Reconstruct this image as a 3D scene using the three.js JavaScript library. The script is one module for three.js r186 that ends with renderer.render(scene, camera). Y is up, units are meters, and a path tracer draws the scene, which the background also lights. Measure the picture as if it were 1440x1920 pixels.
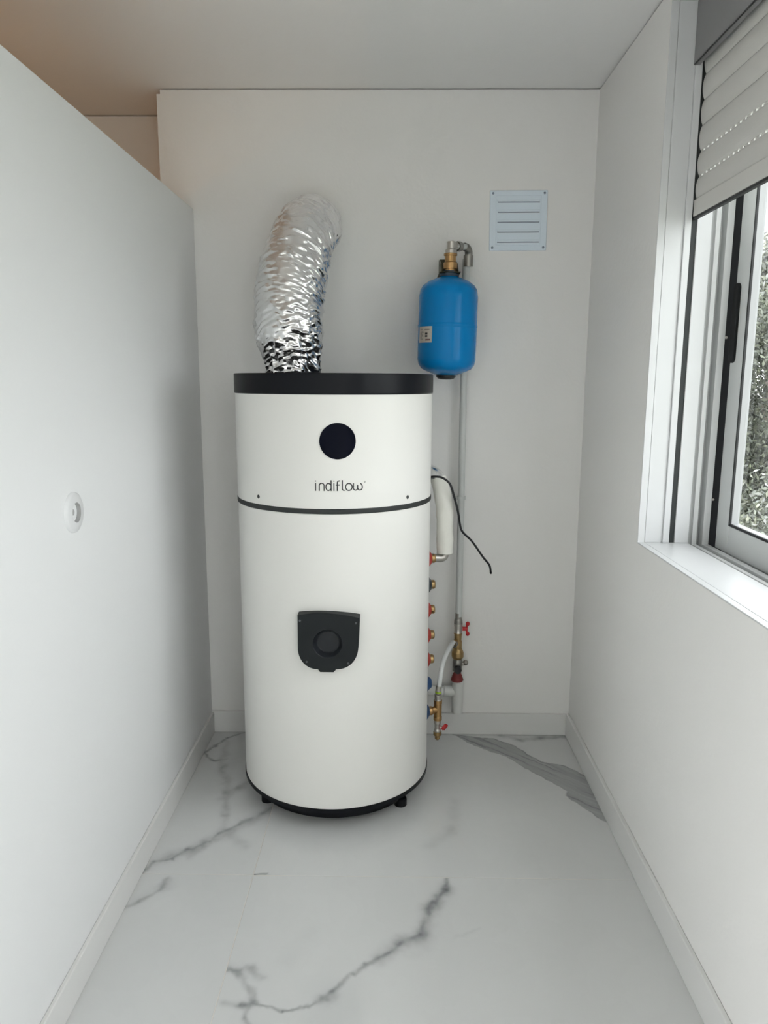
import * as THREE from 'three';
import { RoundedBoxGeometry } from 'three/addons/geometries/RoundedBoxGeometry.js';
import { mergeGeometries, mergeVertices } from 'three/addons/utils/BufferGeometryUtils.js';

// ---------------------------------------------------------------- camera, sky, lights, exposure
const scene = new THREE.Scene();
const camera = new THREE.PerspectiveCamera(68.83, 1440 / 1920, 0.05, 200);
const eye = new THREE.Matrix4().makeBasis(new THREE.Vector3(0.9999, 0.00439, -0.01344), new THREE.Vector3(-0.00665, 0.98496, -0.17266), new THREE.Vector3(0.01248, 0.17273, 0.98489));
camera.quaternion.setFromRotationMatrix(eye);
camera.position.set(0, 1.38, 2.7823);
camera.updateMatrixWorld(true);

scene.background = new THREE.Color().setRGB(0.965, 0.98, 0.985);    // flat white overcast sky
scene.backgroundIntensity = 1;

const renderer = new THREE.WebGLRenderer({ antialias: true });
renderer.toneMapping = THREE.LinearToneMapping;
renderer.toneMappingExposure = 5.6;
renderer.shadowMap.enabled = true;

// ---------------------------------------------------------------- sizes (metres; back wall at z = 0, floor at y = 0)
const XL = -0.715, XR = 0.698, H = 2.371, HP = 1.977, REAR = 6.0, CORR = -1.7, HALL = -3.0, HALLZ = 2.2, RECESS = -0.262, BACKEND = -0.828;
const WZ0 = 0.69, WZ1 = 2.1, WY0 = 0.93, WY1 = 2.33;             // finished window opening
const XOUT = 0.968;                                               // outer face of the facade
const W2 = [3.3, 5.9, 0.02, 2.25], LAMP = 0.036;                      // hall window: z, z, y, y; lamp in candela

// ---------------------------------------------------------------- helpers
let seed = 7;
const rnd = () => { seed = (Math.imul(seed, 1664525) + 1013904223) >>> 0; return seed / 4294967296; };
const hash = (x, y, s = 0) => { let h = Math.imul(x | 0, 374761393) + Math.imul(y | 0, 668265263) + Math.imul(s, 974634777); h = Math.imul(h ^ (h >>> 13), 1274126177); return ((h ^ (h >>> 16)) >>> 0) / 4294967296; };
function noise(x, y, s = 0) {
  const ix = Math.floor(x), iy = Math.floor(y); let u = x - ix, v = y - iy; u = u * u * (3 - 2 * u); v = v * v * (3 - 2 * v);
  const a = hash(ix, iy, s), b = hash(ix + 1, iy, s), c = hash(ix, iy + 1, s), d = hash(ix + 1, iy + 1, s);
  return a + (b - a) * u + (c - a) * v + (a - b - c + d) * u * v;
}
const fbm = (x, y, s, n = 4) => { let t = 0, a = 0.5, m = 0; for (let i = 0; i < n; i++) { t += a * noise(x, y, s + i); m += a; a *= 0.5; x *= 2.03; y *= 2.03; } return t / m; };
const smooth = (x, a, b) => { const t = Math.min(1, Math.max(0, (x - a) / (b - a))); return t * t * (3 - 2 * t); };

const used = {};
const numbered = (n) => { const k = used[n] = (used[n] ?? -1) + 1; return k ? n + '_' + String(k).padStart(3, '0') : n; };
function put(o, parent) {
  o.castShadow = o.receiveShadow = true;
  (parent ?? scene).add(o);
  return o;
}
function mesh(name, geo, mat, parent, label) {
  const g = Array.isArray(geo) ? (geo.length > 1 ? mergeGeometries(geo.map((x) => { const y = x.index ? x.toNonIndexed() : x.clone(); for (const k of Object.keys(y.attributes)) if (!['position', 'normal', 'uv'].includes(k)) y.deleteAttribute(k); return y; })) : geo[0]) : geo;
  const m = new THREE.Mesh(g, mat); m.name = parent ? name : numbered(name);
  if (label) m.userData.label = label;
  return put(m, parent);
}
function thing(name, label, category, [x, y, z] = [0, 0, 0], group) {
  const o = new THREE.Group(); o.name = numbered(name); o.position.set(x, y, z); scene.add(o);
  o.userData = { label, category }; if (group) o.userData.group = group;
  return o;
}
function structure(name) { const o = new THREE.Group(); o.name = name; o.userData.kind = 'structure'; scene.add(o); return o; }
function struct(name, geo, mat) { const m = mesh(name, geo, mat); m.userData.kind = 'structure'; return m; }
// box by its two corners, uv in metres
function box(x0, x1, y0, y1, z0, z1) {
  const g = new THREE.BoxGeometry(x1 - x0, y1 - y0, z1 - z0); g.translate((x0 + x1) / 2, (y0 + y1) / 2, (z0 + z1) / 2);
  metreUV(g); return g;
}
function metreUV(g) {
  const p = g.attributes.position, n = g.attributes.normal, uv = g.attributes.uv;
  for (let i = 0; i < p.count; i++) {
    const ax = Math.abs(n.getX(i)), ay = Math.abs(n.getY(i)), az = Math.abs(n.getZ(i));
    if (ax >= ay && ax >= az) uv.setXY(i, p.getZ(i), p.getY(i)); else if (ay >= az) uv.setXY(i, p.getX(i), p.getZ(i)); else uv.setXY(i, p.getX(i), p.getY(i));
  }
}
function rbox(x0, x1, y0, y1, z0, z1, r = 0.002) {
  const g = new RoundedBoxGeometry(x1 - x0, y1 - y0, z1 - z0, 2, Math.min(r, (x1 - x0) / 2.01, (y1 - y0) / 2.01, (z1 - z0) / 2.01)); g.translate((x0 + x1) / 2, (y0 + y1) / 2, (z0 + z1) / 2);
  return g;
}
const lathe = (pts, n = 48) => new THREE.LatheGeometry(pts.map(([r, y]) => new THREE.Vector2(r, y)), n);
// a hard-edged turned shape: every profile segment keeps its own normals
function turned(pts, n = 48) {
  const g = []; for (let i = 0; i + 1 < pts.length; i++) g.push(lathe([pts[i], pts[i + 1]], n).toNonIndexed());
  return mergeGeometries(g);
}
const V = (x, y, z) => new THREE.Vector3(x, y, z);
function cyl(a, b, r0, r1 = r0, n = 24) {           // closed cylinder from point a to point b
  const A = V(...a), B = V(...b), d = B.clone().sub(A), g = new THREE.CylinderGeometry(r1, r0, d.length(), n);
  g.applyQuaternion(new THREE.Quaternion().setFromUnitVectors(V(0, 1, 0), d.clone().normalize())); g.translate(...A.add(B).multiplyScalar(0.5).toArray());
  return g;
}
function turnedAlong(a, b, pts, n = 28) {           // profile of [radius, distance from a] turned about the line a-b
  const A = V(...a), d = V(...b).sub(A).normalize(), g = turned(pts, n);
  g.applyQuaternion(new THREE.Quaternion().setFromUnitVectors(V(0, 1, 0), d)); g.translate(...A.toArray());
  return g;
}
function tube(points, r, seg = 60, n = 16) { return new THREE.TubeGeometry(new THREE.CatmullRomCurve3(points.map((p) => V(...p)), false, 'centripetal'), seg, r, n); }
function tubeCaps(points, r) { const a = points[0], b = points[points.length - 1]; return [a, b].map((p) => { const s = new THREE.SphereGeometry(r, 12, 8); s.translate(...p); return s; }); }

function dataTexture(w, h, f, srgb) {
  const d = new Uint8Array(w * h * 4);
  for (let j = 0; j < h; j++) for (let i = 0; i < w; i++) { const c = f(i, j), o = (j * w + i) * 4; d[o] = c[0]; d[o + 1] = c[1]; d[o + 2] = c[2]; d[o + 3] = 255; }
  const t = new THREE.DataTexture(d, w, h); t.magFilter = THREE.LinearFilter; t.minFilter = THREE.LinearMipmapLinearFilter; t.generateMipmaps = true; t.wrapS = t.wrapT = THREE.RepeatWrapping;
  if (srgb) t.colorSpace = THREE.SRGBColorSpace; t.needsUpdate = true; return t;
}
// noise that repeats every n cells
const tileNoise = (u, v, n, s) => { const x = u * n, y = v * n, ix = Math.floor(x), iy = Math.floor(y), q = (a) => ((a % n) + n) % n; let a = x - ix, b = y - iy; a = a * a * (3 - 2 * a); b = b * b * (3 - 2 * b); const h = (i, j) => hash(q(i), q(j), s); const p0 = h(ix, iy), p1 = h(ix + 1, iy), p2 = h(ix, iy + 1), p3 = h(ix + 1, iy + 1); return p0 + (p1 - p0) * a + (p2 - p0) * b + (p0 - p1 - p2 + p3) * a * b; };

// ---------------------------------------------------------------- materials
const plasterBump = dataTexture(512, 512, (i, j) => { const u = i / 512, v = j / 512, t = 0.4 * tileNoise(u, v, 160, 1) + 0.35 * tileNoise(u, v, 70, 2) + 0.25 * tileNoise(u, v, 9, 3); const c = Math.round(t * 255); return [c, c, c]; });
const std = (color, roughness = 0.5, metalness = 0, more = {}) => new THREE.MeshStandardMaterial({ color: typeof color === 'number' ? color : new THREE.Color().setRGB(...color), roughness, metalness, ...more });
const M = {
  wall: std([0.9, 0.895, 0.88], 0.75, 0, { bumpMap: plasterBump, bumpScale: 0.0005 }),
  ceiling: std([0.9, 0.895, 0.885], 0.9, 0, { bumpMap: plasterBump, bumpScale: 0.0003 }),
  partition: std([0.86, 0.87, 0.875], 0.55, 0, { bumpMap: plasterBump, bumpScale: 0.0002 }),
  skirting: std([0.8, 0.8, 0.79], 0.4),
  grout: std([0.74, 0.705, 0.66], 0.9),
  lacquer: std([0.68, 0.69, 0.7], 0.35),
  frame: std([0.62, 0.63, 0.63], 0.35),
  sash: std([0.7, 0.72, 0.72], 0.4),
  bead: std([0.42, 0.43, 0.44], 0.4),
  black: std([0.012, 0.013, 0.015], 0.5),
  brush: std([0.008, 0.009, 0.011], 0.9),
  tinted: new THREE.MeshPhysicalMaterial({ color: new THREE.Color().setRGB(0.76, 0.78, 0.78), roughness: 0, metalness: 0, transmission: 1, thickness: 0, ior: 1.5 }),
  glass: new THREE.MeshPhysicalMaterial({ color: 0xffffff, roughness: 0, metalness: 0, transmission: 1, thickness: 0, ior: 1.5 }),
  shutterBox: std([0.26, 0.26, 0.265], 0.45),
  slat: std([0.7, 0.69, 0.665], 0.45),
  tank: new THREE.MeshPhysicalMaterial({ color: new THREE.Color().setRGB(0.86, 0.855, 0.82), roughness: 0.36, specularIntensity: 0.6 }),
  lid: new THREE.MeshPhysicalMaterial({ color: new THREE.Color().setRGB(0.009, 0.01, 0.013), roughness: 0.32, specularIntensity: 0.25 }),
  rubber: std([0.022, 0.026, 0.026], 0.6),
  screen: new THREE.MeshPhysicalMaterial({ color: new THREE.Color().setRGB(0.004, 0.005, 0.012), roughness: 0.25, specularIntensity: 0.1 }),
  ink: std([0.015, 0.017, 0.02], 0.5),
  cover: new THREE.MeshPhysicalMaterial({ color: new THREE.Color().setRGB(0.012, 0.015, 0.017), roughness: 0.5, specularIntensity: 0.45 }),
  coverDial: new THREE.MeshPhysicalMaterial({ color: new THREE.Color().setRGB(0.02, 0.023, 0.028), roughness: 0.35, specularIntensity: 0.5 }),
  screw: std([0.12, 0.13, 0.14], 0.4, 0.6),
  foil: std([0.9, 0.9, 0.91], 0.26, 1),
  tapeFoil: std([0.88, 0.88, 0.9], 0.14, 1),
  blue: new THREE.MeshPhysicalMaterial({ color: new THREE.Color().setRGB(0.003, 0.22, 0.56), roughness: 0.2, specularIntensity: 0.3 }),
  neck: std([0.01, 0.03, 0.06], 0.5),
  brass: std([0.47, 0.29, 0.13], 0.32, 1),
  brassDull: std([0.42, 0.29, 0.14], 0.42, 1),
  nickel: std([0.52, 0.5, 0.47], 0.35, 1),
  nickelDark: std([0.3, 0.29, 0.27], 0.4, 1),
  bracket: std([0.075, 0.07, 0.04], 0.5, 0.4),
  red: std([0.5, 0.02, 0.025], 0.4),
  redCap: std([0.42, 0.045, 0.035], 0.5),
  funnel: std([0.2, 0.022, 0.022], 0.5),
  blueCap: std([0.02, 0.07, 0.19], 0.5),
  darkCap: std([0.03, 0.04, 0.05], 0.5),
  pvc: std([0.72, 0.73, 0.71], 0.4),
  pipe: std([0.6, 0.62, 0.61], 0.42),
  foam: std([0.76, 0.755, 0.7], 0.85),
  hose: std([0.78, 0.8, 0.81], 0.4),
  lime: std([0.4, 0.6, 0.04], 0.5),
  vent: std([0.78, 0.88, 0.97], 0.45),
  slot: std([0.26, 0.31, 0.38], 0.7),
  socket: std([0.76, 0.77, 0.78], 0.3),
  socketIn: std([0.42, 0.42, 0.42], 0.5),
  wood: std([0.3, 0.15, 0.065], 0.6),
  leaf: std([0.15, 0.16, 0.13], 0.7, 0, { side: THREE.DoubleSide }),
  leafPale: std([0.29, 0.295, 0.27], 0.7, 0, { side: THREE.DoubleSide }),
  bark: std([0.14, 0.12, 0.1], 0.9),
  lawn: std([0.27, 0.28, 0.22], 0.95),
  concrete: std([0.45, 0.44, 0.42], 0.9),
};

// ---------------------------------------------------------------- floor: big polished tiles with marble veins
const seg = (pts, w, a) => pts.slice(1).map((p, i) => [pts[i][0], pts[i][1], p[0], p[1], pts[i][2] ?? w, p[2] ?? w, a]);
const veins = {
  backLeft: [
    ...seg([[-0.57, 0.0], [-0.643, 0.058], [-0.68, 0.125], [-0.709, 0.18]], 0.006, 0.75), ...seg([[-0.706, 0.19], [-0.653, 0.24], [-0.61, 0.229]], 0.006, 0.5),
    ...seg([[-0.641, 0.091], [-0.614, 0.279], [-0.558, 0.443], [-0.535, 0.59], [-0.525, 0.671]], 0.015, 0.26), ...seg([[-0.6, 0.2], [-0.59, 0.42]], 0.04, 0.12),
    ...seg([[-0.72, 0.886], [-0.71, 0.873], [-0.689, 0.829]], 0.008, 0.8),
    ...seg([[-0.689, 0.829, 0.008], [-0.637, 0.815, 0.005], [-0.609, 0.77, 0.009], [-0.545, 0.728, 0.006], [-0.53, 0.686, 0.007], [-0.481, 0.634, 0.008], [-0.414, 0.572, 0.01], [-0.38, 0.523, 0.008]], 0.007, 0.4),
    ...seg([[-0.7, 0.84], [-0.6, 0.77], [-0.5, 0.67], [-0.4, 0.56]], 0.022, 0.32),
    ...seg([[-0.592, 0.802], [-0.557, 0.748], [-0.503, 0.692]], 0.012, 0.22), ...seg([[-0.503, 0.692], [-0.442, 0.746]], 0.02, 0.16), ...seg([[-0.574, 0.495], [-0.524, 0.425], [-0.497, 0.371]], 0.016, 0.22),
  ],
  backRight: [...seg([[0.119, 0.735], [0.192, 0.65], [0.213, 0.495]], 0.022, 0.09), ...seg([[0.43, 0.02], [0.5, 0.05], [0.588, 0.032], [0.7, 0.02]], 0.014, 0.4), ...seg([[-0.384, 0.872], [-0.353, 0.872]], 0.004, 0.8), ...seg([[-0.388, 0.54], [-0.33, 0.5], [-0.28, 0.42]], 0.02, 0.18)],
  frontLeft: [...seg([[-0.73, 1.035], [-0.674, 0.991], [-0.629, 0.947], [-0.631, 0.9]], 0.009, 0.42), ...seg([[-0.69, 1.0], [-0.62, 0.93]], 0.022, 0.14)],
  frontRight: [
    ...seg([[-0.383, 1.224], [-0.358, 1.236], [-0.323, 1.28], [-0.31, 1.318], [-0.324, 1.355], [-0.299, 1.39]], 0.008, 0.4), ...seg([[-0.385, 1.216], [-0.334, 1.223], [-0.305, 1.247]], 0.013, 0.3), ...seg([[-0.389, 1.222], [-0.36, 1.225]], 0.006, 0.5),
    ...seg([[-0.37, 1.323], [-0.33, 1.325]], 0.01, 0.3), ...seg([[-0.335, 1.324], [-0.305, 1.328]], 0.009, 0.85),
    ...seg([[-0.305, 1.328, 0.004], [-0.239, 1.337, 0.0045], [-0.191, 1.331, 0.004], [-0.15, 1.308, 0.009], [-0.133, 1.284, 0.006], [-0.086, 1.235, 0.006], [-0.061, 1.201, 0.007], [-0.009, 1.169, 0.005], [0.025, 1.137, 0.007], [0.074, 1.099, 0.008], [0.098, 1.029, 0.008], [0.114, 0.987, 0.008], [0.148, 0.932, 0.008], [0.158, 0.885, 0.007]], 0.006, 0.48),
    ...seg([[-0.15, 1.31], [-0.13, 1.295]], 0.016, 0.3), ...seg([[-0.02, 1.18], [0.03, 1.135], [0.085, 1.1], [0.1, 1.02], [0.15, 0.93]], 0.02, 0.36), ...seg([[0.09, 1.12], [0.06, 1.16]], 0.022, 0.14),
    ...seg([[0.159, 1.116], [0.229, 1.077]], 0.006, 0.1), ...seg([[-0.25, 1.2], [-0.21, 1.1]], 0.03, 0.04),
  ],
};
const bandTop = [[0.243, 0.015], [0.398, 0.047], [0.469, 0.097], [0.513, 0.175], [0.551, 0.221], [0.636, 0.255], [0.689, 0.316], [0.78, 0.4]];
const bandBot = [[0.243, 0.015], [0.305, 0.09], [0.375, 0.149], [0.427, 0.186], [0.501, 0.294], [0.559, 0.361], [0.606, 0.425], [0.593, 0.446], [0.604, 0.472], [0.652, 0.545], [0.673, 0.587], [0.78, 0.7]];
const bandPoly = [...bandTop, ...bandBot.slice().reverse()];
const inside = (x, z, P) => { let c = false; for (let i = 0, j = P.length - 1; i < P.length; j = i++) if ((P[i][1] > z) !== (P[j][1] > z) && x < ((P[j][0] - P[i][0]) * (z - P[i][1])) / (P[j][1] - P[i][1]) + P[i][0]) c = !c; return c; };
function segDist(x, z, s) { const dx = s[2] - s[0], dz = s[3] - s[1], t = Math.min(1, Math.max(0, ((x - s[0]) * dx + (z - s[1]) * dz) / (dx * dx + dz * dz))); return [Math.hypot(x - s[0] - t * dx, z - s[1] - t * dz), s[4] + (s[5] - s[4]) * t]; }
const topEdge = seg(bandTop, 0.0035, 0.75), botEdge = seg(bandBot.slice(6), 0.003, 0.5);
function tileTexture(x0, x1, z0, z1, list, band) {
  const w = Math.min(1024, Math.round((x1 - x0) * 850)), h = Math.min(1024, Math.round((z1 - z0) * 850));
  return dataTexture(w, h, (i, j) => {
    const px = x0 + ((i + 0.5) / w) * (x1 - x0), pz = z0 + ((j + 0.5) / h) * (z1 - z0);
    const x = px + (fbm(px * 30, pz * 30, 11, 3) - 0.5) * 0.02 + (noise(px * 90, pz * 90, 15) - 0.5) * 0.003, z = pz + (fbm(px * 30, pz * 30, 21, 3) - 0.5) * 0.02 + (noise(px * 90, pz * 90, 25) - 0.5) * 0.003;
    let dark = 0;
    for (const s of list) {
      if (x < Math.min(s[0], s[2]) - 0.09 || x > Math.max(s[0], s[2]) + 0.09 || z < Math.min(s[1], s[3]) - 0.09 || z > Math.max(s[1], s[3]) + 0.09) continue;
      const [d, wd] = segDist(x, z, s), k = s[6] * Math.exp(-((d / wd) ** 2)) * (0.05 + 1.15 * fbm(px * 26, pz * 26, 31, 4));
      dark = 1 - (1 - dark) * (1 - Math.min(0.95, k));
    }
    if (band) {
      const sx = px + (fbm(px * 40, pz * 40, 41, 3) - 0.5) * 0.012, sz = pz + (fbm(px * 40, pz * 40, 51, 3) - 0.5) * 0.012;
      if (inside(sx, sz, bandPoly)) {
        const along = sx * 0.72 + sz * 0.7, across = -sx * 0.7 + sz * 0.72, streak = fbm(along * 7, across * 95, 61, 3);
        dark = Math.max(dark, 0.42 + 0.3 * (streak - 0.5) + 0.16 * smooth(streak, 0.6, 0.75));
      }
      for (const s of topEdge) { const [d, wd] = segDist(sx, sz, s); dark = Math.max(dark, s[6] * Math.exp(-((d / wd) ** 2)) * (0.6 + 0.5 * noise(px * 60, pz * 60, 71))); }
      for (const s of botEdge) { const [d, wd] = segDist(sx, sz, s); dark = Math.max(dark, s[6] * Math.exp(-((d / wd) ** 2)) * (0.6 + 0.5 * noise(px * 60, pz * 60, 73))); }
    }
    const cloud = (fbm(px * 5, pz * 5, 81, 4) - 0.5) * 7;
    const b = [219 + cloud, 220 + cloud, 220 + cloud], v = [104, 106, 109];
    return b.map((c, k) => Math.round(c + (v[k] - c) * Math.min(1, dark)));
  }, true);
}
{
  const floor = structure('floor');
  mesh('grout_bed', box(XL - 0.05, XR + 0.02, -0.06, -0.0008, -0.03, REAR + 0.02), M.grout, floor);
  const tile = (x0, x1, z0, z1, tex) => {
    const g = 0.0009, geo = new RoundedBoxGeometry(x1 - x0 - 2 * g, 0.01, z1 - z0 - 2 * g, 2, 0.0012); geo.translate((x0 + x1) / 2, -0.005, (z0 + z1) / 2);
    const p = geo.attributes.position, uv = geo.attributes.uv; for (let i = 0; i < p.count; i++) uv.setXY(i, (p.getX(i) - x0) / (x1 - x0), (p.getZ(i) - z0) / (z1 - z0));
    mesh('tile', geo, new THREE.MeshPhysicalMaterial({ map: tex, roughness: 0.06, ior: 1.5 }), floor);
  };
  const JX = -0.39, JZ = 0.88;
  const fl = tileTexture(XL, JX, JZ, JZ + 1.2, veins.frontLeft), fr = tileTexture(JX, XR, JZ, JZ + 1.2, veins.frontRight);
  tile(XL, JX, 0, JZ, tileTexture(XL, JX, 0, JZ, veins.backLeft)); tile(JX, XR, 0, JZ, tileTexture(JX, XR, 0, JZ, veins.backRight, true));
  for (let k = 0; k < 3; k++) { const z0 = JZ + 1.2 * k, z1 = Math.min(REAR, z0 + 1.2); tile(XL, JX, z0, z1, fl); tile(JX, XR, z0, z1, fr); }
}
// ---------------------------------------------------------------- room shell
const GAP = 0.005;                                                  // shadow gap between the walls and the ceiling
struct('ceiling', box(HALL - 0.15, XR + 0.3, H, H + 0.15, RECESS - 0.15, REAR + 0.15), M.ceiling);
struct('wall_back', [box(BACKEND + 0.012, XR + 0.3, -0.06, H - GAP, RECESS - 0.15, 0), box(BACKEND, BACKEND + 0.012, -0.06, H - 0.018, RECESS - 0.15, 0), box(BACKEND + 0.02, XR + 0.3, H - GAP, H, RECESS - 0.15, -0.015)], M.wall);
struct('wall_recess', [box(CORR - 0.15, BACKEND, -0.06, H - GAP, RECESS - 0.15, RECESS), box(CORR - 0.15, BACKEND + 0.02, H - GAP, H, RECESS - 0.15, RECESS - 0.015)], M.wall);
{ // right wall round the two window openings; the inner part of the opening is narrower than the part that holds the frame
  const xm = 0.836, g = [];
  for (const [a, b, e] of [[XR, xm, 0.0025], [xm, XOUT, 0.055]]) g.push(box(a, b, -0.06, WY0 - e, 0, HALLZ), box(a, b, WY0 - e, H - GAP, 0, WZ0 - e), box(a, b, WY0 - e, H - GAP, WZ1 + e, HALLZ), box(a, b, WY1 + Math.min(e, 0.034), H - GAP, WZ0 - e, WZ1 + e));
  g.push(box(XR + 0.015, XOUT, H - GAP, H, 0, HALLZ), box(XR, XOUT, -0.06, H, HALLZ, W2[0]), box(XR, XOUT, -0.06, H, W2[1], REAR), box(XR, XOUT, -0.06, W2[2], W2[0], W2[1]), box(XR, XOUT, W2[3], H, W2[0], W2[1]));
  struct('wall_right', g, M.wall);
}
struct('wall_left', rbox(XL - 0.1, XL, -0.01, HP, 0, HALLZ - 0.1, 0.003), M.partition);
struct('wall_hall', box(HALL, XL, -0.06, H, HALLZ - 0.1, HALLZ), M.wall);
struct('wall_side', [box(HALL - 0.15, HALL, -0.06, H, HALLZ - 0.1, W2[0]), box(HALL - 0.15, HALL, -0.06, H, W2[1], REAR), box(HALL - 0.15, HALL, -0.06, W2[2], W2[0], W2[1]), box(HALL - 0.15, HALL, W2[3], H, W2[0], W2[1])], M.wall);
struct('wall_rear', box(HALL - 0.15, XR + 0.3, -0.06, H, REAR, REAR + 0.15), M.wall);
struct('wall_corridor', box(CORR - 0.15, CORR, -0.06, H, RECESS, HALLZ - 0.1), M.wall);
struct('floor_corridor', box(CORR, XL - 0.05, -0.06, -0.002, RECESS, HALLZ - 0.1), M.wood);
struct('floor_hall', box(HALL, XL, -0.06, -0.001, HALLZ, REAR), M.skirting);
struct('baseboard_back', rbox(XL, XR, 0.0005, 0.089, 0, 0.012, 0.003), M.skirting);
struct('baseboard_left', rbox(XL, XL + 0.011, 0.0005, 0.086, 0.012, HALLZ - 0.1, 0.003), M.skirting);
struct('baseboard_right', rbox(XR - 0.013, XR, 0.0005, 0.094, 0.012, HALLZ, 0.003), M.skirting);
for (const [name, x] of [['window_2', XR + 0.12], ['window_3', HALL - 0.12]]) { // glazed doors of the hall behind the camera
  const w = structure(name), [z0, z1, y0, y1] = W2, t = 0.06;
  mesh('window_frame', [box(x, x + 0.07, y0, y1, z0, z0 + t), box(x, x + 0.07, y0, y1, z1 - t, z1), box(x, x + 0.07, y0, y0 + t, z0 + t, z1 - t), box(x, x + 0.07, y1 - t, y1, z0 + t, z1 - t), box(x, x + 0.07, y0 + t, y1 - t, (z0 + z1) / 2 - 0.04, (z0 + z1) / 2 + 0.04)], M.frame, w);
  for (const [a, b] of [[z0 + t, (z0 + z1) / 2 - 0.04], [(z0 + z1) / 2 + 0.04, z1 - t]]) { const g = new THREE.PlaneGeometry(b - a, y1 - y0 - 2 * t); g.rotateY(-Math.PI / 2); g.translate(x + 0.035, (y0 + y1) / 2, (a + b) / 2); mesh('pane', g, M.glass, w); }
}
{ // small warm wall lamp in the corridor behind the partition
  const t = thing('wall_lamp', 'small warm wall lamp in the passage behind the left partition', 'lamp', [CORR, 1.55, 0.7]);
  const b = cyl([0, 0, 0], [0.02, 0, 0], 0.05); mesh('lamp_base', b, M.frame, t);
  const g = new THREE.SphereGeometry(0.04, 20, 14); g.translate(0.06, 0, 0); mesh('lamp_bulb', g, new THREE.MeshStandardMaterial({ color: 0xffffff, emissive: new THREE.Color().setRGB(1, 0.6, 0.3), emissiveIntensity: 0.2 }), t);
  const l = new THREE.PointLight(new THREE.Color().setRGB(1, 0.58, 0.3), LAMP, 0, 2); l.position.set(0.115, 0, 0); l.castShadow = true; t.add(l);
}

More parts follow.
